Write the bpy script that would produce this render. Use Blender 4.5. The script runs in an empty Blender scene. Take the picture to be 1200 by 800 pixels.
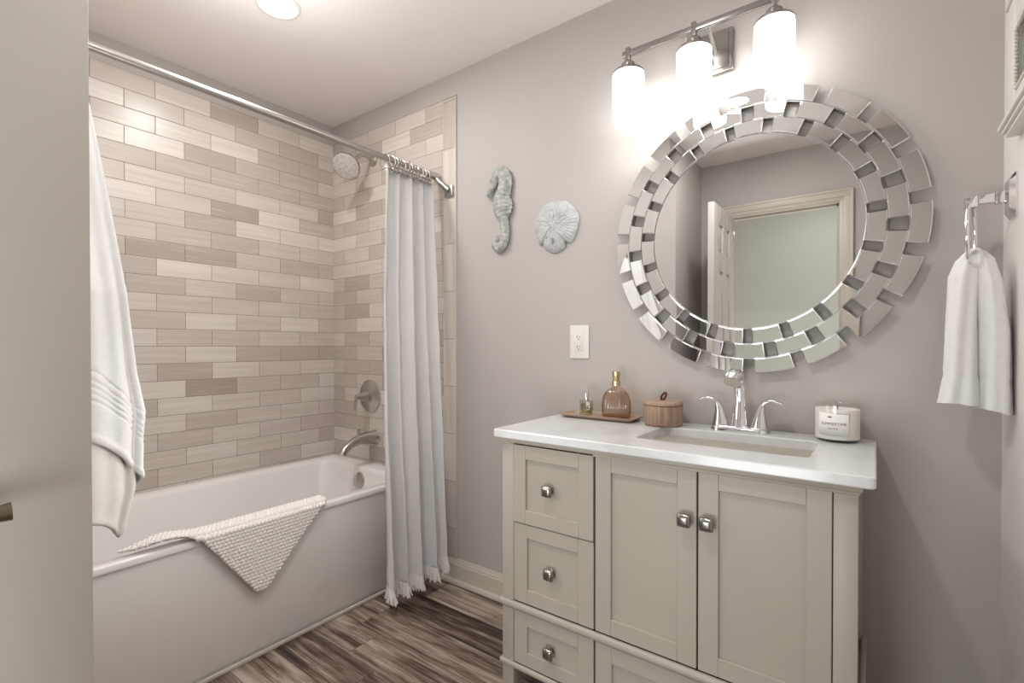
import bpy, bmesh, math, random
from mathutils import Vector, Matrix, noise
random.seed(7)
PI = math.pi
C = bpy.context.scene.collection

# ------------------------------------------------------------------ camera
CX_, CY_, CH_, YAW, PIT, ROL, FPX = 2.61399, -1.72096, 1.13564, 0.63865, -0.00884, -0.00089, 573.38654
PPX, PPY = 600.878, 409.869
view = Vector((-math.sin(YAW)*math.cos(PIT), math.cos(YAW)*math.cos(PIT), math.sin(PIT)))
rt0 = Vector((math.cos(YAW), math.sin(YAW), 0)); up0 = rt0.cross(view)
rt = rt0*math.cos(ROL) + up0*math.sin(ROL); up = -rt0*math.sin(ROL) + up0*math.cos(ROL)
cam = bpy.data.cameras.new('camera'); cam_o = bpy.data.objects.new('camera', cam); C.objects.link(cam_o)
M = Matrix((rt, up, -view)).transposed().to_4x4(); M.translation = (CX_, CY_, CH_)
cam_o.matrix_world = M
cam.sensor_fit = 'HORIZONTAL'; cam.sensor_width = 36; cam.lens = FPX/1200*36
cam.shift_x = -(PPX-600)/1200; cam.shift_y = (PPY-400)/1200; cam.clip_start = 0.02
bpy.context.scene.camera = cam_o

# ------------------------------------------------------------------ world, lamps, added fill lights, exposure
w = bpy.data.worlds.new('world'); bpy.context.scene.world = w; w.use_nodes = True
w.node_tree.nodes['Background'].inputs[0].default_value = (0.9, 0.92, 1, 1)
w.node_tree.nodes['Background'].inputs[1].default_value = 0.3
vs = bpy.context.scene.view_settings
vs.view_transform = 'Standard'; vs.look = 'None'; vs.gamma = 1; vs.use_curve_mapping = False
vs.exposure = -0.38
SHADE_E = 8.0
CAN_W, CEIL_FILL_W, HALL_FILL_W, ROOM_FILL_W, PANEL_FILL_W = 10.0, 12.0, 3.6, 12.0, 58.0
def area(name, loc, size, watts, color, shape='DISK', rot=(0, 0, 0), size_y=None, spread=None):
    l = bpy.data.lights.new(name, 'AREA'); l.shape = shape; l.size = size; l.energy = watts; l.color = color
    if size_y: l.size_y = size_y
    if spread: l.spread = spread
    o = bpy.data.objects.new(name, l); C.objects.link(o); o.location = loc; o.rotation_euler = rot
    return o
area('recessed_lamp', (0.768, -0.742, 2.428), 0.12, CAN_W, (1, 0.99, 0.975))
area('added_ceiling_fill', (2.0, -1.25, 2.428), 0.12, CEIL_FILL_W, (1, 0.99, 0.975))  # fill light added at the ceiling, out of view and without a fixture
for loc, pw, rr_ in (((1.0, -0.95, 2.16), ROOM_FILL_W, 0.2), ((1.5, -1.05, 0.95), 6.0, 0.2)):  # fixtureless points added to even out the room, one high, one low
    pl = bpy.data.lights.new('added_room_fill', 'POINT'); pl.energy = pw; pl.color = (1, 0.995, 0.985); pl.shadow_soft_size = rr_
    po = bpy.data.objects.new('added_room_fill', pl); C.objects.link(po); po.location = loc
area('added_hallway_panel', (2.35, -3.30, 0.42), 1.7, PANEL_FILL_W, (0.97, 0.985, 1), 'RECTANGLE', (math.radians(98), 0, 0), 0.75)  # unseen fill panel added low in the hallway to brighten the lower room
area('added_hallway_fill', (2.3, -2.75, 2.40), 0.45, HALL_FILL_W, (1, 0.99, 0.95))  # overhead fill added for the hallway, no fixture behind it

# ------------------------------------------------------------------ materials
def srgb(r, g, b):
    f = lambda c: (c/255/12.92) if c/255 <= 0.04045 else ((c/255+0.055)/1.055)**2.4
    return (f(r), f(g), f(b), 1)
class NT:
    def __init__(s, name):
        s.m = bpy.data.materials.new(name); s.m.use_nodes = True; s.t = s.m.node_tree
        s.b = s.t.nodes['Principled BSDF']
    def n(s, typ, **kw):
        nd = s.t.nodes.new(typ)
        for k, v in kw.items(): setattr(nd, k, v)
        return nd
    def l(s, a, b): s.t.links.new(a, b)
    def math(s, op, a, b=None, c=None):
        nd = s.n('ShaderNodeMath', operation=op)
        for i, v in enumerate((a, b, c)):
            if v is None: continue
            if hasattr(v, 'links'): s.l(v, nd.inputs[i])
            else: nd.inputs[i].default_value = v
        return nd.outputs[0]
    def xyz(s, coord='Object'):
        tc = s.n('ShaderNodeTexCoord'); sp = s.n('ShaderNodeSeparateXYZ')
        s.l(tc.outputs[coord], sp.inputs[0]); return sp.outputs
    def comb(s, x, y, z):
        c = s.n('ShaderNodeCombineXYZ')
        for i, v in enumerate((x, y, z)):
            if hasattr(v, 'links'): s.l(v, c.inputs[i])
            else: c.inputs[i].default_value = v
        return c.outputs[0]
    def noise(s, vec, scale, detail=3, rough=0.55):
        nd = s.n('ShaderNodeTexNoise'); nd.inputs['Scale'].default_value = scale
        nd.inputs['Detail'].default_value = detail; nd.inputs['Roughness'].default_value = rough
        if vec is not None: s.l(vec, nd.inputs['Vector'])
        return nd.outputs[0]
    def ramp(s, fac, stops):
        r = s.n('ShaderNodeValToRGB'); els = r.color_ramp.elements
        while len(els) < len(stops): els.new(0.5)
        for e, (p, c) in zip(els, stops): e.position = p; e.color = c
        s.l(fac, r.inputs[0]); return r.outputs[0]
    def mix(s, fac, a, b, blend='MIX'):
        m = s.n('ShaderNodeMix', data_type='RGBA', blend_type=blend)
        if hasattr(fac, 'links'): s.l(fac, m.inputs[0])
        else: m.inputs[0].default_value = fac
        for i, v in ((6, a), (7, b)):
            if hasattr(v, 'links'): s.l(v, m.inputs[i])
            else: m.inputs[i].default_value = v
        return m.outputs[2]
    def bump(s, h, strength, dist=0.002):
        b = s.n('ShaderNodeBump'); b.inputs['Strength'].default_value = strength; b.inputs['Distance'].default_value = dist
        s.l(h, b.inputs['Height']); s.l(b.outputs[0], s.b.inputs['Normal'])
    def set(s, **kw):
        for k, v in kw.items(): s.b.inputs[k.replace('_', ' ')].default_value = v
        return s
MAT = {}
def simple(name, col, rough=0.5, metal=0.0, bscale=None, bstr=0.1, bdist=0.001, vary=0.03, vscale=6, **kw):
    s = NT(name); s.set(Roughness=rough, Metallic=metal, **kw)
    tc = s.n('ShaderNodeTexCoord')
    nz = s.noise(tc.outputs['Object'], vscale, 2)
    lo = tuple(c*(1-vary) for c in col[:3])+(1,); hi = tuple(min(1, c*(1+vary)) for c in col[:3])+(1,)
    s.l(s.ramp(nz, [(0.3, lo), (0.7, hi)]), s.b.inputs['Base Color'])
    if bscale: s.bump(s.noise(tc.outputs['Object'], bscale, 3), bstr, bdist)
    MAT[name] = s.m; return s.m
simple('wall_paint', srgb(183, 177, 173), 0.6, bscale=240, bstr=0.12, bdist=0.0006, vary=0.01)
simple('ceiling_paint', srgb(240, 234, 231), 0.75, bscale=180, bstr=0.1, bdist=0.0006, vary=0.01)
simple('hall_paint', srgb(222, 224, 216), 0.7, vary=0.01)
simple('trim_paint', srgb(200, 192, 180), 0.4, vary=0.01)
simple('white_frame_paint', srgb(226, 223, 217), 0.4, vary=0.01)
simple('door_paint', srgb(184, 178, 172), 0.45, bscale=120, bstr=0.05, bdist=0.0005, vary=0.01)
simple('right_wall_paint', srgb(230, 226, 221), 0.5, bscale=240, bstr=0.1, bdist=0.0005, vary=0.01)
simple('cabinet_paint', srgb(172, 166, 155), 0.42, bscale=90, bstr=0.05, bdist=0.0006, vary=0.012)
simple('tub_acrylic', srgb(232, 229, 227), 0.22, vary=0.006)
simple('tub_apron', srgb(226, 222, 219), 0.3, vary=0.01)
simple('ceramic', srgb(226, 226, 228), 0.12, vary=0.005)
simple('chrome', (0.80, 0.80, 0.82, 1), 0.07, 1.0, vary=0.01)
simple('nickel', (0.50, 0.48, 0.455, 1), 0.28, 1.0, vary=0.02)
simple('dark_nickel', (0.34, 0.325, 0.31, 1), 0.25, 1.0, vary=0.02)
simple('brass_dark', (0.22, 0.19, 0.14, 1), 0.3, 1.0, vary=0.03)
simple('mirror_silver', (0.87, 0.875, 0.87, 1), 0.0, 1.0, vary=0.0)
simple('mirror_bevel', (0.90, 0.90, 0.90, 1), 0.22, 1.0, vary=0.0)
simple('black_metal', srgb(60, 58, 56), 0.5, vary=0.02)
simple('curtain_cotton', srgb(218, 216, 215), 0.9, bscale=420, bstr=0.25, bdist=0.0008, vary=0.02, vscale=14)
simple('fringe_cotton', srgb(232, 229, 226), 0.95, vary=0.04, vscale=60)
simple('terry', srgb(232, 231, 230), 0.95, bscale=520, bstr=0.7, bdist=0.002, vary=0.02, vscale=50)
simple('terry_reverse', srgb(222, 218, 213), 0.95, bscale=520, bstr=0.5, bdist=0.0015, vary=0.02, vscale=50)
simple('chenille', srgb(236, 231, 227), 0.95, bscale=500, bstr=0.3, vary=0.05, vscale=120)
simple('plastic_white', srgb(226, 222, 218), 0.35, vary=0.005)
simple('dark_slot', srgb(50, 46, 44), 0.6, vary=0.0)
simple('gold', (0.62, 0.50, 0.30, 1), 0.25, 1.0, vary=0.02)
simple('leather', srgb(96, 50, 38), 0.55, bscale=200, bstr=0.3, vary=0.1)
simple('wax', srgb(246, 238, 234), 0.5, vary=0.01, Subsurface_Weight=0.2)
simple('label_paper', srgb(240, 240, 236), 0.6, vary=0.01)
simple('ink', srgb(105, 100, 96), 0.6, vary=0.0)
simple('ink_red', srgb(120, 100, 96), 0.6, vary=0.0)
simple('grey_panel_glass', srgb(190, 198, 196), 0.35, vary=0.01)
simple('gap_dark', srgb(85, 78, 68), 0.9, vary=0.0)
def plaster(name, a, b, scale):
    s = NT(name); s.set(Roughness=0.85); tc = s.n('ShaderNodeTexCoord')
    nz = s.noise(tc.outputs['Object'], scale, 5, 0.7)
    s.l(s.ramp(nz, [(0.3, a), (0.62, b)]), s.b.inputs['Base Color'])
    s.bump(nz, 0.7, 0.004); MAT[name] = s.m
plaster('aged_plaster', srgb(128, 131, 125), srgb(190, 192, 186), 38)
plaster('sand_plaster', srgb(164, 166, 165), srgb(204, 205, 205), 30)
def thin_glass(name, tint, gloss=0.12):
    s = NT(name); t = s.t; t.nodes.remove(s.b)
    tr = s.n('ShaderNodeBsdfTransparent'); tr.inputs[0].default_value = tint
    gl = s.n('ShaderNodeBsdfGlossy'); gl.inputs['Roughness'].default_value = 0.05; gl.inputs[0].default_value = (1, 1, 1, 1)
    fr = s.n('ShaderNodeLayerWeight'); fr.inputs['Blend'].default_value = 0.25
    f = s.math('ADD', s.math('MULTIPLY', s.math('POWER', fr.outputs['Facing'], 2.0), gloss*2.5), gloss*0.35)
    mx = s.n('ShaderNodeMixShader'); s.l(f, mx.inputs[0]); s.l(tr.outputs[0], mx.inputs[1]); s.l(gl.outputs[0], mx.inputs[2])
    s.l(mx.outputs[0], t.nodes['Material Output'].inputs[0]); MAT[name] = s.m
def glass(name, col, rough=0.02, ior=1.45):
    s = NT(name); s.set(Roughness=rough, Transmission_Weight=1.0, IOR=ior); s.b.inputs['Base Color'].default_value = col
    MAT[name] = s.m
thin_glass('clear_glass', (0.98, 0.985, 0.98, 1), 0.08); thin_glass('amber_glass', srgb(234, 218, 203), 0.2); thin_glass('thick_clear_glass', srgb(232, 232, 222), 0.25)
thin_glass('perfume_liquid', srgb(222, 219, 196), 0.1)
# frosted lamp glass that gives off light
s = NT('lit_glass'); s.set(Roughness=0.4, Emission_Strength=SHADE_E); s.b.inputs['Base Color'].default_value = (0.95, 0.95, 0.93, 1)
s.b.inputs['Emission Color'].default_value = (1.0, 0.99, 0.97, 1); MAT['lit_glass'] = s.m
s = NT('lit_lens'); s.set(Roughness=0.4, Emission_Strength=12.0); s.b.inputs['Emission Color'].default_value = (1, 0.98, 0.94, 1); MAT['lit_lens'] = s.m
# quartz counter
s = NT('quartz'); s.set(Roughness=0.16); tc = s.n('ShaderNodeTexCoord')
nz = s.noise(tc.outputs['Object'], 5, 6, 0.6)
s.l(s.ramp(nz, [(0.35, srgb(211, 213, 212)), (0.5, srgb(223, 225, 225)), (0.7, srgb(218, 220, 220))]), s.b.inputs['Base Color']); MAT['quartz'] = s.m
# wall tile: running bond, each tile its own tone, linear vein grain
def tile_mat(name, axis, top, off0, L=0.2285, H=0.0795, vertical=False):
    s = NT(name); s.set(Roughness=0.32)
    x = s.xyz(); u = x[{'x': 0, 'y': 1}[axis]]; v = x[2]
    if vertical:
        row = s.math('FLOOR', s.math('DIVIDE', s.math('SUBTRACT', top, v), L)); fr = s.math('FRACT', s.math('DIVIDE', s.math('SUBTRACT', top, v), L))
        e1 = s.math('MULTIPLY', s.math('MINIMUM', fr, s.math('SUBTRACT', 1.0, fr)), L)
        edge = e1; col = 3.0; long_, short = v, u
    else:
        rr = s.math('DIVIDE', s.math('SUBTRACT', top, v), H); row = s.math('FLOOR', rr); fr = s.math('FRACT', rr)
        sh = s.math('MULTIPLY', s.math('MODULO', row, 2.0), 0.5)
        cc = s.math('ADD', s.math('DIVIDE', s.math('SUBTRACT', u, off0), L), sh); col = s.math('FLOOR', cc); fc = s.math('FRACT', cc)
        e1 = s.math('MULTIPLY', s.math('MINIMUM', fr, s.math('SUBTRACT', 1.0, fr)), H)
        e2 = s.math('MULTIPLY', s.math('MINIMUM', fc, s.math('SUBTRACT', 1.0, fc)), L)
        edge = s.math('MINIMUM', e1, e2); long_, short = u, v
    wn = s.n('ShaderNodeTexWhiteNoise', noise_dimensions='3D'); s.l(s.comb(row, col, 5.0 if axis == 'y' else 11.0), wn.inputs['Vector'])
    rnd = wn.outputs['Value']
    base = s.ramp(rnd, [(0.0, srgb(168, 156, 147)), (0.10, srgb(184, 173, 164)), (0.4, srgb(199, 189, 181)), (0.75, srgb(209, 200, 192)), (1.0, srgb(219, 211, 204))])
    vec = s.comb(s.math('MULTIPLY', long_, 2.2), s.math('MULTIPLY', short, 60.0), s.math('MULTIPLY', rnd, 40.0))
    g1 = s.noise(vec, 1.0, 5, 0.6)
    # wavy veins
    vec2 = s.comb(s.math('MULTIPLY', long_, 5.0), s.math('MULTIPLY', short, 110.0), s.math('MULTIPLY', rnd, 90.0)); g2 = s.noise(vec2, 1.0, 3, 0.5)
    c1 = s.mix(s.math('MULTIPLY', s.math('SUBTRACT', g1, 0.35), 0.9), base, srgb(160, 147, 135))
    c2 = s.mix(s.math('MULTIPLY', s.math('GREATER_THAN', g2, 0.62), 0.22), c1, srgb(222, 212, 200))
    grout = s.math('LESS_THAN', edge, 0.0011)
    s.l(s.mix(grout, c2, srgb(140, 126, 113)), s.b.inputs['Base Color'])
    s.l(s.math('ADD', s.math('MULTIPLY', grout, 0.5), 0.3), s.b.inputs['Roughness'])
    sm = s.n('ShaderNodeMapRange'); sm.inputs['From Max'].default_value = 0.0022; s.l(edge, sm.inputs['Value'])
    s.bump(sm.outputs[0], 0.6, 0.0015); MAT[name] = s.m
tile_mat('tile_left', 'y', 2.326, -0.219+0.2285*0)
tile_mat('tile_back', 'x', 2.326, 0.8)
tile_mat('tile_alcove', 'x', 2.326, 0.2)
tile_mat('tile_border', 'x', 2.311, 0, vertical=True)
# floor planks along x
s = NT('plank_floor'); s.set(Roughness=0.42); x = s.xyz(); PW, PL = 0.152, 1.22
ry = s.math('DIVIDE', s.math('ADD', x[1], 0.035), PW); row = s.math('FLOOR', ry); fy = s.math('FRACT', ry)
wn = s.n('ShaderNodeTexWhiteNoise', noise_dimensions='1D'); s.l(row, wn.inputs['W'])
cx = s.math('ADD', s.math('DIVIDE', x[0], PL), s.math('MULTIPLY', wn.outputs['Value'], 7.3)); col = s.math('FLOOR', cx); fx = s.math('FRACT', cx)
wn2 = s.n('ShaderNodeTexWhiteNoise', noise_dimensions='2D'); s.l(s.comb(row, col, 0.0), wn2.inputs['Vector']); rnd = wn2.outputs['Value']
def gr(ax, ay, det, k, ro=0.65):
    return s.noise(s.comb(s.math('ADD', s.math('MULTIPLY', x[0], ax), s.math('MULTIPLY', rnd, k*3)), s.math('MULTIPLY', x[1], ay), s.math('MULTIPLY', rnd, k)), 1.0, det, ro)
g_big = gr(1.5, 7.0, 3, 31.0); g_mid = gr(1.3, 34.0, 6, 77.0, 0.72); g_fine = gr(7.0, 260.0, 4, 50.0, 0.7); g_blot = gr(3.0, 10.0, 4, 12.0)
# cathedral grain: distorted bands along the plank
band = s.math('SINE', s.math('MULTIPLY', s.math('ADD', s.math('MULTIPLY', x[1], 24.0), s.math('MULTIPLY', g_big, 9.0)), 3.1416))
tot = s.math('ADD', s.math('MULTIPLY', g_big, 0.34), s.math('ADD', s.math('MULTIPLY', g_mid, 0.62), s.math('ADD', s.math('MULTIPLY', g_fine, 0.34), s.math('ADD', s.math('MULTIPLY', band, 0.022), s.math('ADD', s.math('MULTIPLY', rnd, 0.16), s.math('MULTIPLY', g_blot, 0.22))))))
colr = s.ramp(tot, [(0.69, srgb(36, 26, 22)), (0.785, srgb(84, 68, 59)), (0.865, srgb(130, 113, 101)), (0.98, srgb(180, 165, 152))])
ed = s.math('MINIMUM', s.math('MULTIPLY', s.math('MINIMUM', fy, s.math('SUBTRACT', 1.0, fy)), PW), s.math('MULTIPLY', s.math('MINIMUM', fx, s.math('SUBTRACT', 1.0, fx)), PL))
s.l(s.mix(s.math('LESS_THAN', ed, 0.0009), colr, srgb(44, 36, 32)), s.b.inputs['Base Color'])
s.bump(g_mid, 0.15, 0.001); MAT['plank_floor'] = s.m
# turned/cut wood for tray and jar
def wood(name, a, b, ax=(2, 2, 26)):
    s = NT(name); s.set(Roughness=0.5); x = s.xyz()
    g = s.noise(s.comb(s.math('MULTIPLY', x[0], ax[0]), s.math('MULTIPLY', x[1], ax[1]), s.math('MULTIPLY', x[2], ax[2])), 8.0, 5, 0.6)
    s.l(s.ramp(g, [(0.3, a), (0.7, b)]), s.b.inputs['Base Color']); s.bump(g, 0.1, 0.001); MAT[name] = s.m
wood('tray_wood', srgb(150, 124, 108), srgb(196, 174, 156), (2, 14, 8))
wood('jar_wood', srgb(130, 100, 82), srgb(184, 158, 140), (14, 14, 1.2))
wood('lid_wood', srgb(150, 122, 104), srgb(190, 166, 148), (2, 16, 2))

# ------------------------------------------------------------------ mesh helpers
ROOT = {}
def thing(name, label, cat, loc, group=None):
    o = bpy.data.objects.new(name, None); C.objects.link(o); o.location = loc; o.empty_display_size = 0.05
    o['label'] = label; o['category'] = cat
    if group: o['group'] = group
    ROOT[o] = Vector(loc); return o
def tag(o, label, cat, group=None):
    o['label'] = label; o['category'] = cat
    if group: o['group'] = group
    return o
class MB:
    def __init__(s): s.bm = bmesh.new()
    def box(s, x0, x1, y0, y1, z0, z1, bev=0.0, seg=2, rot=None):
        vs_ = [s.bm.verts.new((x, y, z)) for x in (x0, x1) for y in (y0, y1) for z in (z0, z1)]
        F = [(0, 1, 3, 2), (4, 6, 7, 5), (0, 4, 5, 1), (2, 3, 7, 6), (0, 2, 6, 4), (1, 5, 7, 3)]
        fs = [s.bm.faces.new([vs_[i] for i in f]) for f in F]
        new = vs_
        if bev > 0:
            es = list({e for f in fs for e in f.edges})
            r = bmesh.ops.bevel(s.bm, geom=es, offset=bev, segments=seg, profile=0.5, affect='EDGES'); new = list({v for v in r['verts']} | {v for v in vs_ if v.is_valid})
        if rot is not None:
            bmesh.ops.transform(s.bm, matrix=rot, verts=[v for v in new if v.is_valid])
        return s
    def rings(s, loops, cap0=True, cap1=True, closed=True):
        L = [[s.bm.verts.new(p) for p in lp] for lp in loops]; n = len(L[0])
        for a, b in zip(L, L[1:]):
            for i in range(n if closed else n-1):
                j = (i+1) % n
                s.bm.faces.new((a[i], a[j], b[j], b[i]))
        if closed and cap0: s.bm.faces.new(L[0][::-1])
        if closed and cap1: s.bm.faces.new(L[-1])
        return s
    def lathe(s, prof, c=(0, 0, 0), seg=32, axis='z', cap0=True, cap1=True, mat=None):
        loops = []
        for r, h in prof:
            lp = []
            for i in range(seg):
                a = 2*PI*i/seg; p = Vector((max(r, 1e-5)*math.cos(a), max(r, 1e-5)*math.sin(a), h))
                if axis == 'y': p = Vector((p.x, -p.z, p.y))      # height runs towards -y
                if axis == 'x': p = Vector((-p.z, p.x, p.y))      # height runs towards -x
                if mat is not None: p = mat @ p
                lp.append(p + Vector(c))
            loops.append(lp)
        return s.rings(loops, cap0, cap1)
    def tube(s, pts, rad, seg=12, flat=1.0, upv=(0, 0, 1), cap=True):
        pts = [Vector(p) for p in pts]; n = len(pts)
        if not hasattr(rad, '__len__'): rad = [rad]*n
        loops = []; prev = None
        for i, p in enumerate(pts):
            t = (pts[min(i+1, n-1)] - pts[max(i-1, 0)]).normalized()
            a = prev if prev is not None else Vector(upv)
            a = (a - t*a.dot(t))
            if a.length < 1e-4: a = t.orthogonal()
            a.normalize(); b = t.cross(a).normalized(); prev = a
            r = rad[i]; ra, rb = (r if hasattr(r, '__len__') else (r, r*flat))
            loops.append([p + a*ra*math.cos(2*PI*k/seg) + b*rb*math.sin(2*PI*k/seg) for k in range(seg)])
        return s.rings(loops, cap, cap)
    def grid(s, fn, nu, nv):
        V = [[s.bm.verts.new(fn(i/nu, j/nv)) for j in range(nv+1)] for i in range(nu+1)]
        for i in range(nu):
            for j in range(nv):
                s.bm.faces.new((V[i][j], V[i+1][j], V[i+1][j+1], V[i][j+1]))
        return s
    def build(s, name, mat, parent=None, smooth=True, angle=35, solid=None, recalc=True, flip=False):
        if recalc: bmesh.ops.recalc_face_normals(s.bm, faces=s.bm.faces)
        me = bpy.data.meshes.new(name); s.bm.to_mesh(me); s.bm.free()
        o = bpy.data.objects.new(name, me); C.objects.link(o)
        if parent is not None:
            L = ROOT[parent]; me.transform(Matrix.Translation(-L)); o.parent = parent; ROOT[o] = L
        else:
            xs = [v.co for v in me.vertices]
            L = Vector(((min(v.x for v in xs)+max(v.x for v in xs))/2, (min(v.y for v in xs)+max(v.y for v in xs))/2, min(v.z for v in xs)))
            if name.split('_')[0] in ('wall', 'floor', 'ceiling', 'trim', 'baseboard'): L = Vector((0, 0, 0))
            me.transform(Matrix.Translation(-L)); o.location = L; ROOT[o] = L
        me.materials.append(MAT[mat] if isinstance(mat, str) else mat)
        if smooth:
            me.polygons.foreach_set('use_smooth', [True]*len(me.polygons)); me.set_sharp_from_angle(angle=math.radians(angle))
        if solid:
            md = o.modifiers.new('thickness', 'SOLIDIFY'); md.thickness = solid; md.offset = 0
        return o
def struct(o): o['kind'] = 'structure'; return o
def bez(pts, n=24):     # Catmull-Rom through points
    P = [Vector(p) for p in pts]; P = [2*P[0]-P[1]] + P + [2*P[-1]-P[-2]]; out = []
    m = len(P)-3
    for k in range(n+1):
        t = k/n*m; i = min(int(t), m-1); u = t-i
        a, b, c, d = P[i:i+4]
        out.append(0.5*((2*b) + (c-a)*u + (2*a-5*b+4*c-d)*u*u + (3*b-a-3*c+d)*u**3))
    return out
def lerp_table(tab, t):
    for (a, va), (b, vb) in zip(tab, tab[1:]):
        if t <= b:
            k = 0 if b == a else (t-a)/(b-a); k = max(0, min(1, k))
            return tuple(x+(y-x)*k for x, y in zip(va, vb)) if hasattr(va, '__len__') else va+(vb-va)*k
    return tab[-1][1]
def rrect(cx, cy, hx, hy, r, z, n=6):
    r = min(r, hx, hy); out = []
    for k, (sx, sy) in enumerate(((1, 1), (-1, 1), (-1, -1), (1, -1))):
        for i in range(n+1):
            a = PI/2*(k + i/n); out.append(Vector((cx+sx*(hx-r)+r*math.cos(a), cy+sy*(hy-r)+r*math.sin(a), z)))
    return out

# ------------------------------------------------------------------ the room
XR, YF, ZC = 2.869, -2.07, 2.44        # right wall, door wall, ceiling
YA, XA = -1.490, 1.575                 # alcove end wall and its return
XT = 1.003                             # end of the tile on the back wall
DX0, DX1, DH = 1.755, 2.42, 2.045      # doorway
struct(MB().box(-0.15, 3.6, -3.5, 0.15, -0.1, 0.0).build('floor', 'plank_floor', smooth=False))
struct(MB().box(-0.15, 3.6, -3.5, 0.15, ZC, ZC+0.1).build('ceiling', 'ceiling_paint', smooth=False))
struct(MB().box(-0.15, 3.0, 0.0, 0.15, 0, ZC).build('wall_back', 'wall_paint', smooth=False))
struct(MB().box(-0.15, 0.0, -3.5, 0.0, 0, ZC).build('wall_left', 'wall_paint', smooth=False))
struct(MB().box(XR, 3.0, YF-0.12, 0.0, 0, ZC).build('wall_right', 'right_wall_paint', smooth=False))
struct(MB().box(0.0, XA, YF, YA, 0, ZC).build('wall_alcove', 'wall_paint', smooth=False))
b = MB(); b.box(0.0, DX0-0.02, YF-0.12, YF, 0, ZC); b.box(DX1+0.02, XR, YF-0.12, YF, 0, ZC); b.box(DX0-0.02, DX1+0.02, YF-0.12, YF, DH+0.02, ZC)
struct(b.build('wall_front', 'wall_paint', smooth=False))
b = MB(); b.box(0.0, 3.6, -3.5, -3.35, 0, ZC); b.box(3.45, 3.6, -3.35, YF-0.12, 0, ZC)
struct(b.build('wall_hallway', 'hall_paint', smooth=False))
# tile skins
TT = 2.326
b = MB().box(0.0, 0.006, YA, 0.0, 0.40, TT); struct(b.build('wall_left_tile', 'tile_left', smooth=False))
b = MB(); b.box(0.006, 0.921, -0.006, 0.0, 0.12, TT); struct(b.build('wall_back_tile', 'tile_back', smooth=False))
b = MB(); b.box(0.921, XT-0.002, -0.006, 0.0, 0.12, 2.311); b.box(0.921, XT-0.002, -0.006, 0.0, 2.311, TT-0.002)
struct(b.build('wall_back_tile_border', 'tile_border', smooth=False))
b = MB().box(0.006, 0.921, YA, YA+0.006, 0.40, TT); struct(b.build('wall_alcove_tile', 'tile_alcove', smooth=False))
b = MB().box(XT-0.002, XT+0.004, -0.009, 0.0, 0.116, TT+0.003, 0.001); b.box(0.3, XT+0.004, -0.008, 0.0, TT, TT+0.003); struct(b.build('trim_1', 'trim_paint'))
# baseboards with moulded top and shoe
def basebd(name, axis, a0, a1, c, sgn):
    prof = [(0, 0), (0.026, 0), (0.026, 0.008), (0.022, 0.017), (0.013, 0.021), (0.013, 0.088), (0.010, 0.092), (0.010, 0.098), (0.007, 0.102), (0.005, 0.110), (0.003, 0.116), (0, 0.116)]
    L = []
    for a in (a0, a1):
        L.append([Vector((a, c+sgn*d, z)) if axis == 'x' else Vector((c+sgn*d, a, z)) for d, z in prof])
    b = MB(); b.rings(L); return struct(b.build(name, 'trim_paint', angle=25))
basebd('baseboard_back', 'x', 0.86, XR, 0.0, -1)
basebd('baseboard_right', 'y', YF, 0.0, XR, -1)
basebd('baseboard_alcove', 'y', YF, YA, XA, 1)
basebd('baseboard_front', 'x', DX1+0.09, XR, YF, 1)
basebd('baseboard_hallway', 'x', 0.0, 3.45, -3.35, 1)
# door casing and jamb
b = MB()
for x0, x1 in ((DX0-0.02, DX0), (DX1, DX1+0.02)): b.box(x0, x1, YF-0.12, YF+0.002, 0, DH+0.02)
b.box(DX0, DX1, YF-0.12, YF+0.002, DH, DH+0.02); b.box(DX1-0.012, DX1, YF-0.07, YF-0.04, 0, DH); b.box(DX0, DX1, YF-0.07, YF-0.04, DH-0.012, DH)
struct(b.build('trim_2', 'trim_paint', smooth=False))
b = MB()
for k, (wd, th) in enumerate(((0.072, 0.010), (0.050, 0.015), (0.016, 0.019))):
    # stepped profile: wide thin back, thicker outer band
    o0 = 0.006
    for side in (-1, 1):
        if side == 1: xa, xb = DX1+o0+0.072-wd, DX1+o0+0.072
        else: xa, xb = DX0-o0-0.072, DX0-o0-0.072+wd
        b.box(xa, xb, YF, YF+th, 0, DH+o0+0.072-wd, 0.002)
    b.box(DX0-o0-0.072, DX1+o0+0.072, YF, YF+th, DH+o0+0.072-wd, DH+o0+0.072, 0.002)
struct(b.build('trim_3', 'trim_paint'))
# strip along the tub foot
struct(MB().box(0.797, 0.812, YA, -0.03, 0.0, 0.014, 0.004).build('trim_4', 'trim_paint'))

# door leaf, six panels, standing open into the room
d = bpy.data.objects.new('door_1', None); C.objects.link(d); d.location = (1.78, YF+0.02, 0); ROOT[d] = Vector(d.location); d['kind'] = 'structure'
LX0, LX1, LY0, LY1 = 1.762, 1.800, YF+0.012, -1.538
b = MB()
wL = LY1-LY0; st = 0.118; mu = 0.075
ys = [LY0, LY0+st, LY0+(wL-mu)/2, LY0+(wL+mu)/2, LY1-st, LY1]
zs = [0.008, 0.24, 0.80, 0.98, 1.62, 1.735, 1.92, 2.035]
b.box(LX0+0.010, LX1-0.010, LY0+0.01, LY1-0.01, 0.02, 2.02)
for y0, y1 in ((ys[0], ys[1]), (ys[2], ys[3]), (ys[4], ys[5])): b.box(LX0, LX1, y0, y1, zs[0], zs[-1], 0.0015)
for z0, z1 in ((zs[0], zs[1]), (zs[2], zs[3]), (zs[4], zs[5]), (zs[6], zs[7])):
    for y0, y1 in ((ys[1], ys[2]), (ys[3], ys[4])): b.box(LX0, LX1, y0, y1, z0, z1, 0.0015)
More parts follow.
